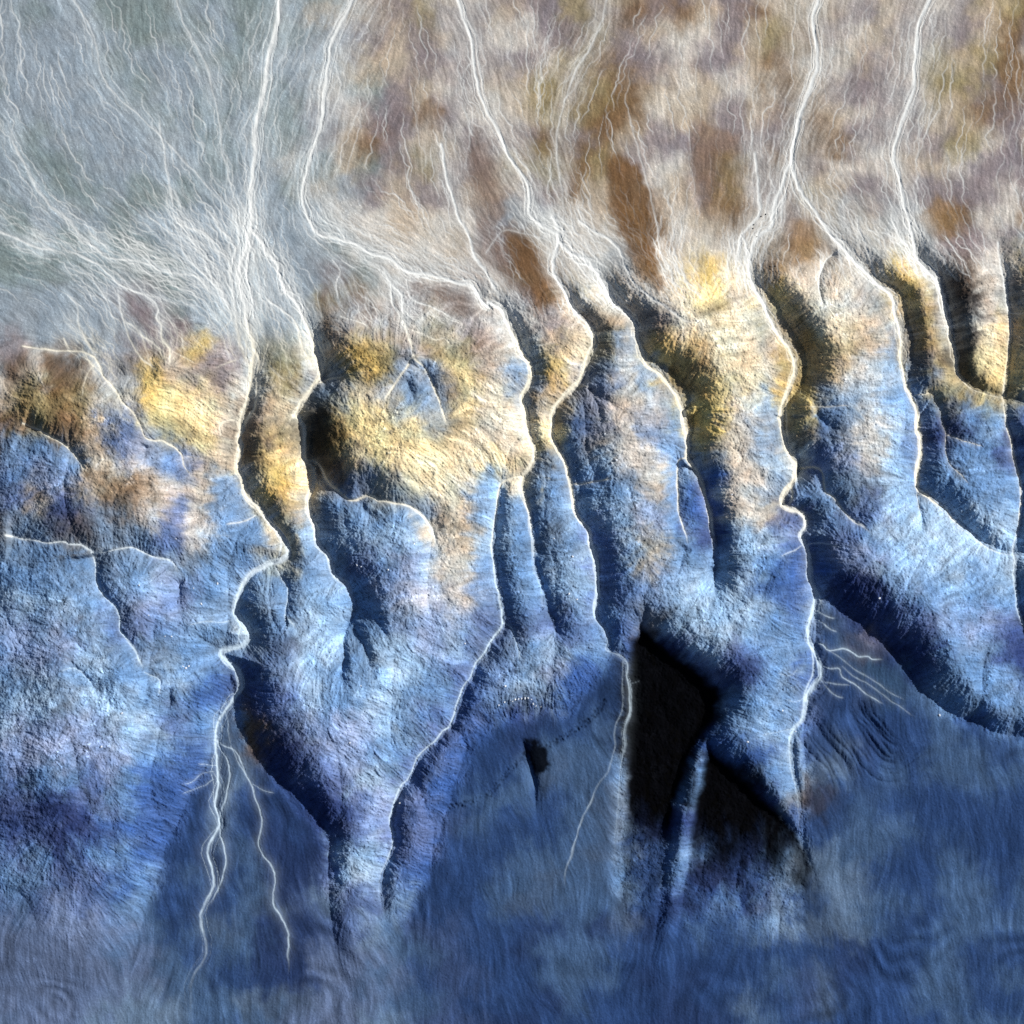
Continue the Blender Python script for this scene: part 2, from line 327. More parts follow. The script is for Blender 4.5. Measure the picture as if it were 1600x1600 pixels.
st('fourb', T('G', '460,60 490,150 520,230'), 2.4, .9)
st('fourb', T('G', '0,330 120,180 250,190 350,210 440,210'), 1.3, .35)
st('fourb', T('G', '520,500 560,620 600,700 680,790'), 1.6, .6)
st('fourb', T('I', '1020,690 1060,680 1085,670'), .9, .3)
st('five', T('G', '640,100 740,180 860,240 930,330 980,450 1040,560 1120,620 1230,690 1320,750 1400,800 1500,815'), 2.0, .7)
st('five', T('G', '590,330 620,390 700,400 760,440'), 1.8, .8)
st('five', T('G', '1360,800 1365,870 1355,950'), 1.1, .5)
st('five', T('G', '1220,60 1200,200 1220,380 1290,480'), 1.2, .4)
st('five', T('G', '1330,100 1290,230 1270,360'), 1.2, .4)
st('six', T('M', '1180,240 1186,300', 'J', '200,45 130,150 70,200 60,300 65,400'), 2.2, .75)
st('six', T('J', '70,200 110,260 140,380'), 1.6, .6)
st('six', T('K', '455,490 440,580 430,680 400,750'), 1.8, .8)
st('six', T('J', '440,1020 400,1180 395,1330', 'K', '385,120 400,250 420,370'), 1.2, .5)
st('six', T('K', '590,1280 635,1370 630,1450', 'L', '640,100 620,180 580,250'), 1.5, .7)
st('six', T('L', '550,400 580,480 590,560 560,680 530,760 520,860'), 1.5, .6)
for p, a in (('600,385 650,400 700,435 780,425 840,450 900,490 960,490 990,510 1070,510', .75), ('650,550 700,570 770,575 790,630 860,670 930,740 1000,780 1080,820', .6), ('630,180 690,220 740,230', .5), ('610,230 670,280 740,320', .5),
             ('640,650 720,670 850,690', .4), ('640,650 720,740 800,770', .4), ('700,435 800,520 900,600 1000,660 1100,720 1220,790', .3), ('790,560 900,650 1050,740 1160,820 1280,900', .3), ('480,580 430,620 330,600', .25), ('460,980 350,990 220,1010', .35), ('560,760 480,790 400,780', .3)):
    st('six', T('L', p), 1.1, a)
st('six', T('K', '360,1080 440,1040 500,1010 545,1000 640,990 700,1005 780,1030'), 1.0, .5)
st('seven', T('J', '860,80 880,200 920,300 960,400 1010,500'), 1.6, .55)
st('seven', T('J', '640,100 740,220 830,330'), 1.4, .6)
st('seven', T('J', '920,170 1050,190 1150,240'), 1.1, .4)
st('eight', T('J', '1090,60 1130,180 1230,310'), 1.4, .5)
st('eight', T('J', '1240,90 1300,220 1330,340 1400,450'), 1.4, .5)
st('bed', T('I', '820,330 850,380 835,450', ), 1.0, .4)
st('bed', T('I', '1010,700 1015,850 985,980 990,1120 960,1230'), 1.0, .35)
# braided strands over the gravel plain
PL = ['50,310 150,340 270,400 340,450 400,510 450,550 530,580 600,610 660,660 700,720 690,780 725,830 735,920 790,990 800,1050 800,1180', '180,200 230,260 300,320 340,360 460,380 650,400 700,430 830,460 950,470 1030,540 1110,620 1160,680',
      '45,420 120,440 220,480 280,550 340,640 370,720 400,860', '420,560 430,680 450,780 490,900 530,980 600,1060 690,1110 715,1160', '460,800 540,840 600,910 680,950 740,1000 780,1030',
      '800,45 840,120 900,145 1010,165 1060,210 1110,290 1170,350 1200,420 1190,520', '600,60 680,120 760,170 850,200 920,230 970,290 1000,350', '1080,60 1130,150 1200,210 1230,300', '330,200 400,240 480,330 600,340 760,340',
      '80,600 130,700 135,800 180,890 240,990 280,1060', '45,900 90,990', '450,430 520,510 600,600 720,640 840,680 920,690', '800,80 830,160 860,240 880,330 950,400 1040,480 1120,570 1180,640', '360,210 380,260 470,300 540,330', '850,540 920,570 970,610',
      '700,370 800,370 860,400 900,440', '1400,500 1440,620 1520,680 1590,720', '1110,1120 1170,1090 1260,1070', '280,1080 240,1140 210,1230 205,1330', '1130,870 1190,800 1230,730', '820,1010 900,1060 960,1100']
PA = [.95, .8, .55, .7, .75, .8, .55, .5, .35, .6, .7, .45, .55, .35, .4, .35, .5, .5, .45, .4, .4]
for p, a in zip(PL, PA):
    st('plain', T('A', p), 1.15 if a < .7 else 1.45, a)
st('plain', T('M', '20,210 60,300 110,345', 'A', '120,150 180,200'), 2.0, .6)
st('plain', T('M', '250,180 262,260', 'A', '800,0 800,60'), 1.5, .6)
st('plain', T('M', '-20,350 50,385 95,392'), 1.7, .8)
st('plain', T('M', '250,-300 270,-60 290,40 330,120 350,240 372,330'), 1.4, .5)
st('plain', T('M', '60,-300 90,-60 150,60 170,140 250,210 330,300 385,350'), 1.3, .55)
st('plain', T('M', '1000,-300 960,-60 930,60 890,130 870,220 878,300 870,350'), 1.4, .6)
st('plain', T('M', '980,180 1010,280 1030,370'), 1.4, .4)

# direction of the water over the plain
gx = np.arange(-40, 1660, 20.0); GX, GY = np.meshgrid(gx, gx)
FX = np.zeros_like(GX); FY = np.full_like(GX, 0.02)
for nm, P, w, a in strokes:
    dP = P[1:] - P[:-1]; L = np.hypot(*dP.T) + 1e-6
    for q, t, l in zip(P[:-1:2], (dP / L[:, None])[::2], L[::2]):
        if q[1] > 760 or t[1] < -0.3: continue
        j = slice(max(int((q[1] + 40) / 20) - 5, 0), int((q[1] + 40) / 20) + 6); i = slice(max(int((q[0] + 40) / 20) - 5, 0), int((q[0] + 40) / 20) + 6)
        ww = np.exp(-((GX[j, i] - q[0]) ** 2 + (GY[j, i] - q[1]) ** 2) / (2 * 34 ** 2)) * a
        FX[j, i] += ww * t[0]; FY[j, i] += ww * t[1]
fn = np.hypot(FX, FY) + 1e-6; FX /= fn; FY /= fn
r2 = np.random.default_rng(5)
anchors = np.vstack([P[(P[:, 1] > 250) & (P[:, 1] < 560)] for nm, P, w, a in strokes if a > .3])
for k in range(2300):
    x, y = r2.uniform(-20, 1620), r2.uniform(-10, 470)
    if k % 3:
        x, y = anchors[r2.integers(len(anchors))] + r2.normal(0, 16, 2) - (0, 30)
    ln = int(r2.uniform(7, 26)); pts = []; ph = r2.uniform(0, 9)
    for q in range(ln):
        pts.append((x, y))
        i = int(np.clip((x + 40) / 20, 0, len(gx) - 1)); j = int(np.clip((y + 40) / 20, 0, len(gx) - 1))
        a = math.atan2(FY[j, i], FX[j, i]) + 0.28 * math.sin(q * 0.9 + ph) + r2.normal(0, .3)
        x += 6 * math.cos(a); y += 6 * math.sin(a)
        if y > np.interp(x, bx, by) + 40: break
    if len(pts) > 4:
        strokes.append(('thread', np.array(pts), r2.uniform(.55, 1.0), r2.uniform(.2, .7) * (1 if y < 520 else .6)))

TAPER = dict(seven=(740, 800, .4), eight=(560, 600, .4), fourb=(960, 1010, .45), six=(1120, 1200, .6), five=(760, 900, .75), three=(1000, 1100, .75), two=(880, 980, .6), four=(900, 1000, .6), one=(1050, 1120, .55))
r3 = np.random.default_rng(8)
for nm, P, wd, a in list(strokes):
    if nm in ('thread', 'plain') or wd < 2.5: continue
    dP = np.gradient(P, axis=0); nr = np.stack([-dP[:, 1], dP[:, 0]], 1) / (np.hypot(*dP.T)[:, None] + 1e-6)
    t = np.arange(len(P))
    for q in range(3):
        off = wd * 1.5 * np.sin(t * r3.uniform(.25, .5) + r3.uniform(0, 6)) + r3.normal(0, .4, len(P))
        wid = 1 + .9 * (P[:, 1] < 560) + (.7 * (P[:, 1] > 1090) if nm == 'one' else 0)
        strokes.append((nm, P + nr * (off * wid)[:, None], .8, .55))
ISL = [(T('G', '80,170 200,170 310,200 350,290 400,390 470,470 520,540 540,620 480,700 380,700 250,620 200,450 130,300'), (112, 86, 62), .9),
 (T('M', '938,262 958,238 985,246 1018,290', 'G', '1180,50 1180,250 1200,400 1240,600 1190,610 1050,530 990,450 960,300 900,200 880,80'), (118, 90, 62), .95),
 (T('M', '1090,180 1150,210 1180,280', 'J', '130,45 110,140 60,200 -20,190', 'M', '1100,330 1070,260'), (128, 98, 66), .55),
 (T('D', '370,640 470,560 480,700 450,900 380,940 330,830'), (132, 104, 70), .75), (T('D', '960,500 1100,500 1380,540 1450,640 1550,740 1300,800 1060,720 980,620'), (118, 102, 90), .8),
 (T('M', '742,200 790,260 800,340', 'G', '80,120 130,300 200,450 230,600 150,600 80,500 0,400', 'D', '1500,400 1430,280 1400,120', 'M', '722,270'), (124, 106, 96), .85),
 (T('J', '400,80 600,80 640,180 560,400 420,330'), (156, 128, 94), .7), (T('J', '1260,60 1400,-100 1557,60 1557,200 1330,210'), (146, 116, 80), .75),
 (T('A', '440,580 600,600 700,720 720,900 600,850 470,760'), (124, 112, 116), .8), (T('D', '380,420 480,400 540,520 470,600 380,620'), (122, 112, 114), .8),
]
isle = np.zeros(X.shape, np.float32)
for P, c, k in ISL:
    w, sd_ = poly_sd(P)
    isle[w] = np.maximum(isle[w], smooth(-4, 8, sd_ + 9 * fbm(X[w], Y[w], 18, 4, 77)))
names = sorted(set(s[0] for s in strokes))
sed = np.zeros(X.shape, np.float32); halo = np.zeros(X.shape, np.float32); sid = np.full(X.shape, -1, np.int16); best = np.full(X.shape, 9.0, np.float32)
for nm, P, wd, a in strokes:
    big = nm not in ('thread', 'plain')
    w, d, side, tt = line_dist(P, 30 if big else 9)
    if nm == 'thread':
        env = np.sin(np.pi * np.clip(tt, 0.02, .98)) ** .5
        core = a * env * np.exp(-(d / wd) ** 2) * (1 - .8 * isle[w])
    else:
        wv = wd * (0.75 + 0.5 * vnoise(tt * 25, np.full_like(tt, wd * 7), 91) + 0.25)
        if nm in TAPER:
            y0, y1, q = TAPER[nm]; wv = wv * (1 - (1 - q) * smooth(y0, y1, Y[w]))
        core = a * np.exp(-(d / wv) ** 2.4)
        core = core * smooth(1.0, .86, tt)
        if nm == 'plain': core = core * (.15 + .85 * smooth(0, .1, tt))
        core = core * (1 + .35 * np.clip(fbm(X[w], Y[w], 9, 2, 95) * 1.6 - .3, -1, 0))
        halo[w] = np.maximum(halo[w], a * (nm != 'bed') * smooth(1.0, .8, tt) * np.exp(-(d / (wd * 2.6 + 1.2)) ** 1.3) * (0.55 if big else 0.22))
        q = d / (wd * a)
        m = (q < 1.0) & (q < best[w]) & (nm != 'plain')
        best[w] = np.where(m, q, best[w]); sid[w] = np.where(m, names.index(nm), sid[w])
    sed[w] = 1 - (1 - sed[w]) * (1 - core)
    h[w] -= (0.9 if big else 0.5) * core

# ------------------------------------------------------------------ fine rills that run down every slope
sp = np.gradient(axis)
hs = box(box(h, 3), 3) + 2.2 * fbm(X, Y, 40, 3, 41)
gy, gx_ = np.gradient(hs); gy /= sp[:, None]; gx_ /= sp[None, :]
slope = np.hypot(gx_, gy)
# on the plain the rills follow the water
ii = np.clip((X + 40) / 20, 0, len(gx) - 1.01); jj = np.clip((Y + 40) / 20, 0, len(gx) - 1.01)
fi = ii.astype(int); fj = jj.astype(int)
px_ = FX[fj, fi]; py_ = FY[fj, fi]
mix = relief * smooth(0.03, 0.16, slope) * (1 - .8 * calm)
base_u = .55 * fbm(X, Y, 160, 2, 81) + .12; base_v = np.ones_like(X)
ux = -gx_ / (slope + 1e-4) * mix + px_ * (1 - mix) * (1 - relief) + calm * base_u; uy = -gy / (slope + 1e-4) * mix + py_ * (1 - mix) * (1 - relief) + calm * base_v
ang = 0.7 * fbm(X, Y, 45, 3, 43)
un = np.hypot(ux, uy) + 1e-5
ux, uy = ux / un, uy / un
ux, uy = ux * np.cos(ang) - uy * np.sin(ang), ux * np.sin(ang) + uy * np.cos(ang)
ux = ux.astype(np.float32); uy = uy.astype(np.float32)
def lic(nz, steps, ds=1.0):
    J0, I0 = np.meshgrid(np.arange(N, dtype=np.float32), np.arange(N, dtype=np.float32), indexing='ij')
    acc = nz.copy(); tot = 1.0
    for sgn in (1, -1):
        a = I0.copy(); b = J0.copy()
        for k in range(steps):
            ai = np.clip(np.rint(a), 0, N - 1).astype(np.int32); bi = np.clip(np.rint(b), 0, N - 1).astype(np.int32)
            idx = bi * N + ai
            a += sgn * ds * ux.ravel()[idx]; b += sgn * ds * uy.ravel()[idx]
            ai = np.clip(np.rint(a), 0, N - 1).astype(np.int32); bi = np.clip(np.rint(b), 0, N - 1).astype(np.int32)
            wk = 1 - k / (steps + 1)
            acc += wk * nz.ravel()[bi * N + ai]; tot += wk
    out = acc / tot
    return (out - out.mean()) / out.std()
white = rng.standard_normal(X.shape).astype(np.float32)
l1 = lic(white, 7)
l2 = lic(box(rng.standard_normal(X.shape).astype(np.float32), 1), 13, 1.3)
l3 = lic(box(rng.standard_normal(X.shape).astype(np.float32), 3), 22, 1.6)
steep = smooth(0.05, 0.5, slope)
amp = relief * (0.35 + 0.65 * steep) * (1 - 0.85 * sed) * (1 - .8 * basin) * (1 - .5 * calm)
h += amp * (0.42 * l1 + 0.25 * l2 + 0.16 * l3)
h += (0.24 + .42 * relief * (1 - .8 * calm)) * (1 - .8 * sed) * rng.standard_normal(X.shape).astype(np.float32) * .55
h += relief * (1 - .8 * calm) * (1 - .7 * sed) * .9 * fbm(X, Y, 4.5, 2, 48)
h += relief * (1 - .8 * calm) * 1.9 * fbm(X, Y, 11, 4, 47, .6) * (1 - .7 * sed)
h += (1 - relief) * (.7 * fbm(X, Y, 9, 3, 49)) * (1 - .7 * sed)

# ------------------------------------------------------------------ mineral colours, with some bank shade painted in
PAL = dict(W=(206, 215, 216), G=(148, 160, 170), g=(128, 142, 142), v=(136, 126, 130), b=(120, 94, 68), n=(92, 74, 60), o=(150, 136, 98), Y=(230, 196, 116), y=(246, 226, 168), c=(240, 226, 192),
           t=(190, 175, 154), p=(210, 204, 194), s=(116, 136, 160), l=(160, 190, 221), m=(108, 142, 184), d=(62, 92, 150), D=(48, 62, 108), u=(92, 112, 160), q=(146, 166, 205), k=(14, 15, 22), e=(78, 108, 132))  # k paints shade near-black; n and D also darken shaded banks
SH = dict(
 A='GGgGGGGWG gWggGGGWG gggggGGWG GGvvgGWWG GGGvvGGWG GGvvvYvWg npvYtvvWo otpYyytWt btsyoytpn', B='otcYyctWb btdcoyptY mtppmttoY qttpptmpY usspupmmo sssmupmmp msmmssmmW mmllqmmls llmqqmmsm',
 C='lmuqummsm qmuumlmWm qlmsmmmsu mlmmlmdnm sllmmddnu qqllummbn qqqmmdmbD mumdddmsn Dumdddldd', D='GGppptpPv GGgpppptv GGvgppppv GGobpvvvp GWbvvpovv oWtYovoov oWtYottyt cWstpsmyp pnoyyccyp',
 E='coyycycyp toYyyyycp tctcycycc YcsuyycpM tsmmmmstm olsllltt' + 'l omsumqltm mmmmqqqpq mllmmmqqu', F='mllmqpppm mllmmqqlu sllmllqlu qlmmllmum ulmmlmmdu sqqqlmuud nuqqmmudd nuulluddd Dnnuqudd' + 'm',
 G='GGWptbbpt vbpppGbpp bbbpWpbpY WvbctttCy pWvpttvco tWtcomYcc pmYpspmYy cmbcdppmY cpyddpmmY'.replace('C', 'c'), H='cpcdttqmY pcymtpqmY ytsmlppms lcmmmmtmd lmmlllqmd lmsmultmD mmmlumtmm mmllumqml Dmummmsll',
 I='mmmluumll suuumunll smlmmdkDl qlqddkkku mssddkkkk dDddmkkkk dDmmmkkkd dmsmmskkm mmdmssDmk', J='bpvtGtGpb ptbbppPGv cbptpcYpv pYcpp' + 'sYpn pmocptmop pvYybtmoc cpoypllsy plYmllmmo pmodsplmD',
 K='pmYmsplms pmtsspluD plWuqplmm pmsmsslmm ptDmmulll llusumlll lmddqqlll ldduDDmml lmdlDDuum', L='lmdlDDlmm lmmdsDDuq ummdmvDDm DmsddeeDm mmmuduemm mlmuddddm ddldsDddm kmmsldmdm kDsndmddd')
pts, cols = [], []
def lin(c):
    c = np.array(c, float) / 255
    return np.where(c <= .04045, c / 12.92, ((c + .055) / 1.055) ** 2.4)
PL_ = {k: lin(v) for k, v in PAL.items()}
for s, txt in SH.items():
    for r, row in enumerate(txt.split()):
        for c_, ch in enumerate(row):
            if ch not in PL_: ch = ch.lower()
            if s in 'CF' and ch == 'n': ch = 'D'  # shaded footslopes painted in the dark blue
            x, y = ORG[s][0] + 20 + 40 * c_, ORG[s][1] + 20 + 40 * r
            if 100 <= x <= 1500 and 336 <= y <= 1264:
                pts.append((x, y)); cols.append(PL_[ch])
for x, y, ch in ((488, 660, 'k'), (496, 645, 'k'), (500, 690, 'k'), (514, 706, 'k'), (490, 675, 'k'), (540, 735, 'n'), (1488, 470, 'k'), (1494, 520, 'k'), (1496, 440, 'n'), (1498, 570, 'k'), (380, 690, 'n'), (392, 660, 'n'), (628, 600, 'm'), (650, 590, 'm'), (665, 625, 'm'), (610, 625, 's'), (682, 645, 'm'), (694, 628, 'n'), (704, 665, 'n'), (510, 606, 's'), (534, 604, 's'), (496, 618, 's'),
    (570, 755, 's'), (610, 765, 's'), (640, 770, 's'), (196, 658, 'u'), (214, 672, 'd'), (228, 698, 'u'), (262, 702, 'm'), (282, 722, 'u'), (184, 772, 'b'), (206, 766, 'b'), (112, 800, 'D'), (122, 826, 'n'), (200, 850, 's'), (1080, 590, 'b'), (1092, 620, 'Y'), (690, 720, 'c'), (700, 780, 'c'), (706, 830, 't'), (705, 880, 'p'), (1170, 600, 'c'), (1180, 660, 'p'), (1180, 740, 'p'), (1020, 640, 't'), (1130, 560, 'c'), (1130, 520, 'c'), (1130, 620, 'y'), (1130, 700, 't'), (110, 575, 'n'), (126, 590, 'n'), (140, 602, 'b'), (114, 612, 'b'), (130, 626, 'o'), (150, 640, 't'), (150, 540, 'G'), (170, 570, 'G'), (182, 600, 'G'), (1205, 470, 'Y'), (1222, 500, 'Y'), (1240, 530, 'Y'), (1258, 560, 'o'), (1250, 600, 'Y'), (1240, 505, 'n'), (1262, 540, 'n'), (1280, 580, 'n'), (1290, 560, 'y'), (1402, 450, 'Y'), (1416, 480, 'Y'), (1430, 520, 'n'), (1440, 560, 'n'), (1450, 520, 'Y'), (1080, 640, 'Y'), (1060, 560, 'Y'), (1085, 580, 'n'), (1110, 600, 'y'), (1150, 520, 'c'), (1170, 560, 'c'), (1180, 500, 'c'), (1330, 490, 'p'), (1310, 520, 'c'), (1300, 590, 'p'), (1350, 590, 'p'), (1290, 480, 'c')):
    pts += [(x, y)] * 2; cols += [PL_[ch]] * 2  # k and some n points paint the shade beside the washes
pts = np.array(pts); cols = np.array(cols)
# ground beyond the surveyed part carries on in the same minerals
ep, ec = [], []
for x in range(-60, 1680, 40):
    for y in range(-60, 1680, 40):
        if 92 < x < 1508 and 326 < y < 1274: continue
        mx = 100 + (100 - x) * .5 if x < 100 else (1500 - (x - 1500) * .5 if x > 1500 else x)
        my = 336 + (336 - y) * .35 if y < 336 else (1262 - (y - 1262) * .35 if y > 1262 else y)
        mx += r2.uniform(-50, 50); my += r2.uniform(-12, 12)
        k = np.argmin((pts[:, 0] - mx) ** 2 + (pts[:, 1] - my) ** 2)
        c_ = cols[k]
        if y < 326: c_ = PL_[r2.choice(list('GGGGgggG' if x < 520 + r2.normal(0, 60) else ('btvo' if math.sin(x / 47.0 + y / 210.0) + .6 * math.sin(y / 61.0 + x / 90.0 + 2) + r2.normal(0, .3) > .25 else 'vvtp')))]
        if y > 1262 and (c_[0] > c_[2] or c_[2] < .05) or c_[2] < .04 and y > 1262: c_ = PL_[r2.choice(list('mmlmd' if x < 640 else 'dddD'))]
        ep.append((x, y)); ec.append(c_)
pts = np.vstack([pts, ep]); cols = np.vstack([cols, ec])
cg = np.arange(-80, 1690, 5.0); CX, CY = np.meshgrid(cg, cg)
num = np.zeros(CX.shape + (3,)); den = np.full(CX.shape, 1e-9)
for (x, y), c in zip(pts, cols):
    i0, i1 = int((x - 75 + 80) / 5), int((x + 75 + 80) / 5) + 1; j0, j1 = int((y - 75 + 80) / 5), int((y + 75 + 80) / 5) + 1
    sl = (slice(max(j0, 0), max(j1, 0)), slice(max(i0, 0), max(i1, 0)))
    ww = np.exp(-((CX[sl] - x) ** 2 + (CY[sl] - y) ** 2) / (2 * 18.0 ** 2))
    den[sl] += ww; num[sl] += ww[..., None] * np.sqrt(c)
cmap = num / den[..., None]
def sample(x, y):
    a = np.clip((x + 80) / 5, 0, len(cg) - 1.01); b = np.clip((y + 80) / 5, 0, len(cg) - 1.01)
    i = a.astype(int); j = b.astype(int); fa = (a - i)[..., None]; fb = (b - j)[..., None]
    return (cmap[j, i] * (1 - fa) + cmap[j, i + 1] * fa) * (1 - fb) + (cmap[j + 1, i] * (1 - fa) + cmap[j + 1, i + 1] * fa) * fb
wob = 26
jx = wob * fbm(X, Y, 30, 4, 51, .6) + 5 * l3 * ux * relief; jy = wob * fbm(X, Y, 30, 4, 52, .6) + 5 * l3 * uy * relief
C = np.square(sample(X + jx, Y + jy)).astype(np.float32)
del jx, jy
fan = np.zeros(X.shape, np.float32)
for nm, P, wd, a in strokes:
    if nm == 'thread' or P[:, 1].min() > 520 or a < .45 or wd < 1: continue
    w, d, side, tt = line_dist(P[P[:, 1] < 600], 75)
    rr = (26 if nm != 'plain' else 13) * (.7 + .6 * smooth(420, 200, Y[w])) * (.7 + 1.3 * np.clip(.5 + fbm(X[w], Y[w], 45, 3, 83), 0, 1))
    fan[w] = np.maximum(fan[w], np.exp(-(d / rr) ** 2) * (1 - smooth(500, 580, Y[w])) * (1 - smooth(60, 74, d)))
fan *= np.clip(.85 + .12 * l2 + .1 * l1, 0, 1)
f = (.62 * fan)[..., None]
gtone = (lin((176, 188, 195)) * (1 - smooth(480, 760, X))[..., None] + lin((196, 194, 188)) * smooth(480, 760, X)[..., None]).astype(np.float32)
C = C * (1 - f) + f * gtone
for P, c, k in ISL:
    w, sd_ = poly_sd(P)
    f = (k * smooth(-9, 14, sd_ + 14 * fbm(X[w], Y[w], 18, 4, 77)) * (1 - .75 * fan[w]))[..., None]
    C[w] = C[w] * (1 - f) + f * lin(c)
# far beyond the survey the land settles into grey plain in the north and blue slopes in the south
far = smooth(60, 420, np.maximum(np.maximum(-X, X - 1600), np.maximum(-Y, Y - 1600)))[..., None]
q = np.exp(.35 * fbm(X, Y, 420, 4, 88) + .2 * fbm(X, Y, 60, 3, 89))[..., None]
ns = smooth(330, 800, Y + 120 * fbm(X, Y, 260, 3, 90))[..., None]
C = (C * (1 - far) + far * q * (lin((158, 160, 158)) * (1 - ns) + lin((84, 112, 156)) * ns)).astype(np.float32)
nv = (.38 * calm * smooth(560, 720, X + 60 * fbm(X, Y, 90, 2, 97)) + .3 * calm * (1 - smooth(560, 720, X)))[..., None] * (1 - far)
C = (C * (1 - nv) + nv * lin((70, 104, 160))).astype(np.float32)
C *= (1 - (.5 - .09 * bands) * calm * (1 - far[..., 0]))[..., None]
# grain, streaks and mottling of the minerals themselves
spk = rng.standard_normal(X.shape).astype(np.float32)
speck = -.75 * smooth(1.75, 2.3, spk) * (.25 + .75 * relief) + .5 * smooth(2.1, 2.6, -spk)
speck += -.5 * smooth(1.2, 1.9, l1) * relief + .25 * smooth(1.3, 2.0, -l1) * relief
grain = np.exp(speck * (1 - .6 * calm) + 0.06 * l1 + 0.10 * l2 + 0.07 * rng.standard_normal(X.shape).astype(np.float32) + (.12 + .18 * relief * (1 - .6 * calm)) * fbm(X, Y, 16, 4, 55) + .10 * l3 * relief).astype(np.float32)
C *= grain[..., None]
hue = fbm(X, Y, 22, 3, 57)
hue *= (.35 + .65 * relief) * (1 - .7 * calm)
C[..., 0] *= np.exp(.18 * hue); C[..., 2] *= np.exp(-.14 * hue)
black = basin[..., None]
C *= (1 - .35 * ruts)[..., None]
C = C * (1 - black) + black * np.array([.0022, .0024, .0034], np.float32) * grain[..., None]  # shade of the hollow put into the ground colour as near-black
south = smooth(700, 1000, Y)[..., None]; mid = (smooth(470, 560, Y) * (1 - smooth(760, 860, Y)))[..., None]
tone = np.array([.86, .88, .86], np.float32) * (1 - south) * (1 - mid) + mid * np.array([.90, .85, .70], np.float32) + south * np.array([.60, .74, .86], np.float32) * (1 - mid)
thin_sed = (1 - .55 * smooth(930, 1000, Y) * (X > 930) * (X < 1010))[..., None]  # fainter sediment along this southern stretch
a = (np.clip(sed + .45 * halo, 0, 1) * (0.93 + .07 * np.clip(l1, -1, 1)))[..., None] * thin_sed
C = C * (1 - a) + tone * a
ALB = 0.72
C = np.clip(C * ALB, .0015, .82)

# ------------------------------------------------------------------ meshes
def mat(name, rough=0.93, bump=0.15, grain=1.0):
    m = bpy.data.materials.new(name); m.use_nodes = True
    nt = m.node_tree; b = nt.nodes['Principled BSDF']
    b.inputs['Roughness'].default_value = rough
    b.inputs['Specular IOR Level'].default_value = 0.0
    at = nt.nodes.new('ShaderNodeAttribute'); at.attribute_name = 'mineral_shade'
    tc = nt.nodes.new('ShaderNodeTexCoord')
    n1 = nt.nodes.new('ShaderNodeTexNoise'); n1.inputs['Scale'].default_value = 1.6; n1.inputs['Detail'].default_value = 6; n1.inputs['Roughness'].default_value = .7
    nt.links.new(tc.outputs['Object'], n1.inputs['Vector'])
    rp = nt.nodes.new('ShaderNodeMapRange'); rp.inputs['To Min'].default_value = 1 - .3 * grain; rp.inputs['To Max'].default_value = 1 + .3 * grain
    nt.links.new(n1.outputs['Fac'], rp.inputs['Value'])
    mx = nt.nodes.new('ShaderNodeVectorMath'); mx.operation = 'SCALE'
    nt.links.new(at.outputs['Color'], mx.inputs[0]); nt.links.new(rp.outputs['Result'], mx.inputs['Scale'])
    nt.links.new(mx.outputs['Vector'], b.inputs['Base Color'])
    bp = nt.nodes.new('ShaderNodeBump'); bp.inputs['Strength'].default_value = bump; bp.inputs['Distance'].default_value = .5
    nt.links.new(n1.outputs['Fac'], bp.inputs['Height']); nt.links.new(bp.outputs['Normal'], b.inputs['Normal'])
    return m
M_GROUND = mat('mineral_shade_ground')

VX = ((X - 800) * PX).ravel(); VY = ((800 - Y) * PX).ravel(); VZ = (h * PX).ravel()
CF = np.concatenate([C, np.ones(C.shape[:2] + (1,), np.float32)], -1).reshape(-1, 4).astype(np.float32)
idx = np.arange(N * N, dtype=np.int64).reshape(N, N)
quads = np.stack([idx[:-1, :-1], idx[1:, :-1], idx[1:, 1:], idx[:-1, 1:]], -1).reshape(-1, 4)

def submesh(name, fsel, label, cat, kind='structure'):
    q = quads[fsel]
    if len(q) == 0: return None
    vid, inv_ = np.unique(q, return_inverse=True)
    me = bpy.data.meshes.new(name)
    me.vertices.add(len(vid)); me.loops.add(q.size); me.polygons.add(len(q))
    co = np.empty((len(vid), 3), np.float32); co[:, 0] = VX[vid]; co[:, 1] = VY[vid]; co[:, 2] = VZ[vid]
    me.vertices.foreach_set('co', co.ravel())
    me.loops.foreach_set('vertex_index', inv_.ravel().astype(np.int32))
    me.polygons.foreach_set('loop_start', np.arange(0, q.size, 4, dtype=np.int32))
    me.update(calc_edges=True)
    at = me.color_attributes.new('mineral_shade', 'FLOAT_COLOR', 'POINT')
    at.data.foreach_set('color', CF[vid].ravel())
    me.materials.append(M_GROUND)
    o = bpy.data.objects.new(name, me); COL.objects.link(o)
    o['label'] = label; o['category'] = cat; o['kind'] = kind
    return o

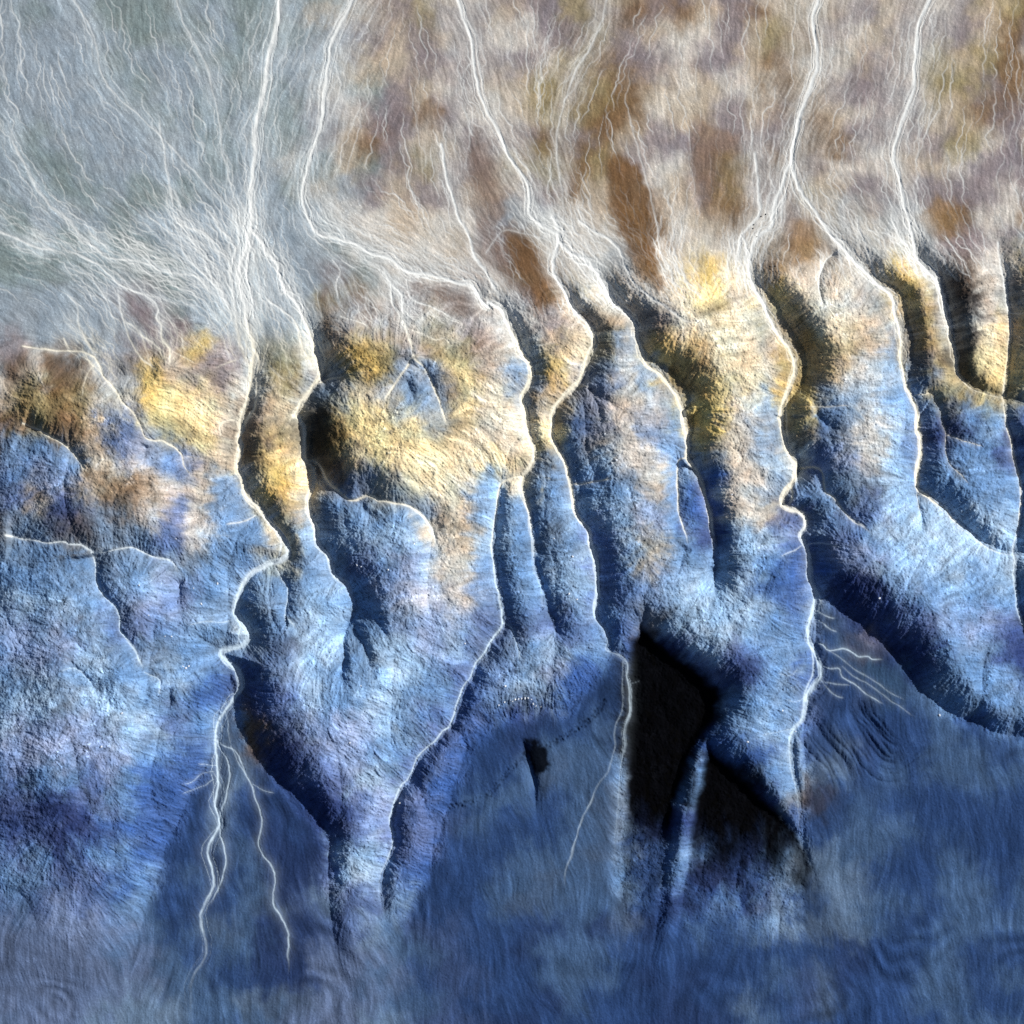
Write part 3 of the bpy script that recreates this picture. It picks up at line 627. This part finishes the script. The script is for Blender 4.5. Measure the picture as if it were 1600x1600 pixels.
# every hillside lies between two washes: count the washes to the west of each face
def fx(key):
    P = S[key]; o = np.argsort(P[:, 1]); ys = P[o, 1]; xs = P[o, 0]
    return np.interp(Y, ys, xs)
CH = ['one', 'two', 'four', 'fourb', 'five', 'six', 'seven', 'eight']
reg = np.zeros(X.shape, np.int16)
for k in CH:
    reg += (X > fx(k)).astype(np.int16)
reg = reg + 1
reg[Y < border - 10] = 0
reg[(basin > .5)] = 20
reg[(X < -24) | (X > 1624) | (Y < -24) | (Y > 1624)] = 21
fr = reg[:-1, :-1].ravel(); fs = sid[:-1, :-1].ravel().copy()
fs[(fr == 21) | (fr == 20)] = -1
HL = {0: ('gravel_plain', 'pale grey gravel plain with fine braided white threads across the north', 'plain'),
      1: ('hill', 'broad blue hillside west of the widest white wash, cream at its top', 'hill'),
      2: ('hill', 'narrow yellow and brown spur pinched between two white washes, black on its west bank', 'hill'),
      3: ('hill', 'big cream topped hill with rounded blue foot and small forked gullies', 'hill'),
      4: ('hill', 'slim gold and blue rib squeezed between two close winding washes', 'hill'),
      5: ('hill', 'grey crowned blue hill with a fan of dark furrows near its top', 'hill'),
      6: ('hill', 'smooth cream and light blue hill above the black hollow', 'hill'),
      7: ('hill', 'blue hill with a dusty brown smear across its pale crown', 'hill'),
      8: ('hill', 'thin gold edged ridge between the two easternmost washes', 'hill'),
      9: ('hill', 'dark blue hillside beyond the easternmost wash', 'hill'),
      20: ('painted_shade_ground', 'pitch black ground of the wedge shaped hollow, shade painted into its colour', 'ground'),
      21: ('terrain', 'open badland terrain surrounding the hills and washes', 'terrain')}
SL = {'one': 'widest white wash winding from grey plain to the forked blue flats', 'two': 'white wash along the brown spur, ending amid small dark gullies', 'twob': 'thin white gully curving round the foot of the cream hill',
      'three': 'hair thin wash running down a straight blue flank then slanting west', 'four': 'cream wash crossing from plain past gold rib to blue rib', 'fourb': 'wash looping east of the gold rib and down beside the hollow painted black with shade',
      'five': 'white wash curling round the east side of the grey crowned hill', 'six': 'long white wash that frays into side threads over dark blue fan', 'sixb': 'thin pale gully slanting from long wash across the blue hill',
      'seven': 'bright wash east of the smeared hill, bending off eastward lower down', 'eight': 'wash bordered by gold cliff and black slope near the eastern side', 'zero': 'short pale wash dropping from gravel fan into yellow slope',
      'zerob': 'short pale gully under a black bank by the tan slope', 'zeroc': 'pale gully arching over a purple blue knoll', 'zerod': 'thin pale gully descending beside black bank on blue western slope', 'bed': 'rough grey gully along the edge of the painted black shade',
      'far_west': 'wash beyond the western hillside', 'far_east': 'wash beyond the eastern ridge'}
for k, (nm, lb, ct) in HL.items():
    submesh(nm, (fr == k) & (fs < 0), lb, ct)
for k, lb in SL.items():
    submesh('dry_wash', fs == names.index(k), lb, 'dry wash')

# ------------------------------------------------------------------ loose boulders
def hz(x, y):
    i = int(np.searchsorted(axis, x)); j = int(np.searchsorted(axis, y))
    return float(h[j, i])
def rock_mat(name, c):
    m = bpy.data.materials.new(name); m.use_nodes = True
    nt = m.node_tree; b = nt.nodes['Principled BSDF']; b.inputs['Roughness'].default_value = .9
    n1 = nt.nodes.new('ShaderNodeTexNoise'); n1.inputs['Scale'].default_value = 2.5; n1.inputs['Detail'].default_value = 5
    rp = nt.nodes.new('ShaderNodeValToRGB'); rp.color_ramp.elements[0].color = (*[q * .7 for q in c], 1); rp.color_ramp.elements[1].color = (*c, 1)
    nt.links.new(n1.outputs['Fac'], rp.inputs['Fac']); nt.links.new(rp.outputs['Color'], b.inputs['Base Color'])
    return m
M_PALE = rock_mat('pale_rock', (.62, .66, .72)); M_DARK = rock_mat('dark_rock', (.05, .05, .055))
def boulder_mesh(seed, m):
    bm = bmesh.new(); bmesh.ops.create_icosphere(bm, subdivisions=2, radius=1)
    rr = random.Random(seed); pl = []
    for k in range(9):
        v = [rr.gauss(0, 1) for _ in range(3)]; l = math.sqrt(sum(q * q for q in v)); pl.append(([q / l for q in v], rr.uniform(.62, .9)))
    for v in bm.verts:
        for nrm, dd in pl:
            t = sum(a * b for a, b in zip(v.co, nrm))
            if t > dd:
                for q in range(3): v.co[q] -= nrm[q] * (t - dd)
        v.co.x *= 1.25; v.co.z *= .8
    me = bpy.data.meshes.new('boulder'); bm.to_mesh(me); bm.free(); me.materials.append(m)
    return me
PM = [boulder_mesh(k, M_PALE) for k in range(5)]; DM = [boulder_mesh(k + 20, M_DARK) for k in range(3)]
B_SETS = [
 ('pale boulders on the hill with the rounded foot', 'small pale boulder on the blue hill between forked gullies and slanting wash', 'p', T('F', '1360,400 1020,690 900,1530 640,690 560,1090', 'E', '610,1170 640,1180 1010,1020 830,1200')),
 ('pale boulders on the slim blue rib', 'small pale boulder on the blue rib east of the gold rib', 'p', T('H', '630,1410 575,1370 470,985 600,1110')),
 ('pale boulders on the grey crowned hill', 'small pale boulder on the grey crowned blue hill', 'p', T('H', '870,460 820,260 900,440 1150,970')),
 ('pale boulders on the western hillside', 'small pale boulder on the blue hillside west of the widest wash', 'p', T('B', '580,1305 830,985 990,1440 1100,1300 940,1330', 'C', '860,560 880,572 900,560 640,200 740,350 785,350 310,1110 450,880')),
 ('pale boulders of the outcrop', 'pale rock of the bright outcrop in a row above the dark notch', 'p', T('I', '125,815 165,800 200,795 222,792 244,790 268,788 290,785 312,795 326,828 345,845 85,838 130,700 180,808 380,850')),
 ('pale boulders on the eastern fan', 'small pale boulder lying on the deep blue fan beside the long wash', 'p', T('L', '430,690 1450,885 370,850 1440,800 395,845 470,1000 130,1060', 'K', '845,200 15,660 1010,1360')),
 ('dark boulders in the pale wash', 'small dark boulder in pale wash where the northern plain narrows', 'd', T('J', '210,70 160,125 155,150 180,205 240,55')),
]
for gname, lb, kd, ps in B_SETS:
    for x, y in ps:
        o = bpy.data.objects.new('boulder', random.choice(PM if kd == 'p' else DM)); COL.objects.link(o)
        r = random.uniform(1.0, 1.9) * PX if kd == 'p' else random.uniform(.9, 1.3) * PX
        o.scale = (r, r, r); o.rotation_euler = (random.uniform(-.2, .2), random.uniform(-.2, .2), random.uniform(0, 6.28))
        o.location = ((x - 800) * PX, (800 - y) * PX, hz(x, y) * PX + r * .25)
        o['label'] = lb; o['category'] = 'boulder'; o['group'] = gname

# ------------------------------------------------------------------ light, sky, camera
EL, AZ = math.radians(33), math.radians(22)     # sun stands to the east, a little north
sd = bpy.data.lights.new('sun', 'SUN'); sd.energy = 5.0; sd.angle = math.radians(.6); sd.color = (1, .97, .92)
so = bpy.data.objects.new('sun', sd); COL.objects.link(so)
from mathutils import Vector
to_sun = Vector((math.cos(AZ) * math.cos(EL), math.sin(AZ) * math.cos(EL), math.sin(EL)))
so.rotation_euler = to_sun.to_track_quat('Z', 'Y').to_euler(); so.location = to_sun * 1500
wd = bpy.data.worlds.new('World'); SC.world = wd; wd.use_nodes = True
nt = wd.node_tree; sky = nt.nodes.new('ShaderNodeTexSky'); sky.sky_type = 'NISHITA'; sky.sun_disc = False
sky.sun_elevation = EL; sky.sun_rotation = math.radians(90) - AZ
nt.links.new(sky.outputs['Color'], nt.nodes['Background'].inputs['Color']); nt.nodes['Background'].inputs['Strength'].default_value = .05

ALT = 1800.0; MID = 12.0
cd = bpy.data.cameras.new('camera'); co = bpy.data.objects.new('camera', cd); COL.objects.link(co)
co.location = (0, 0, ALT); co.rotation_euler = (0, 0, 0)
cd.sensor_fit = 'HORIZONTAL'; cd.sensor_width = 36; cd.angle = 2 * math.atan(400 / (ALT - MID)); cd.clip_end = 20000; cd.clip_start = 10
SC.camera = co
SC.view_settings.view_transform = 'Standard'; SC.view_settings.look = 'None'; SC.view_settings.gamma = 1; SC.view_settings.exposure = 0.52
SC.cycles.use_denoising = False
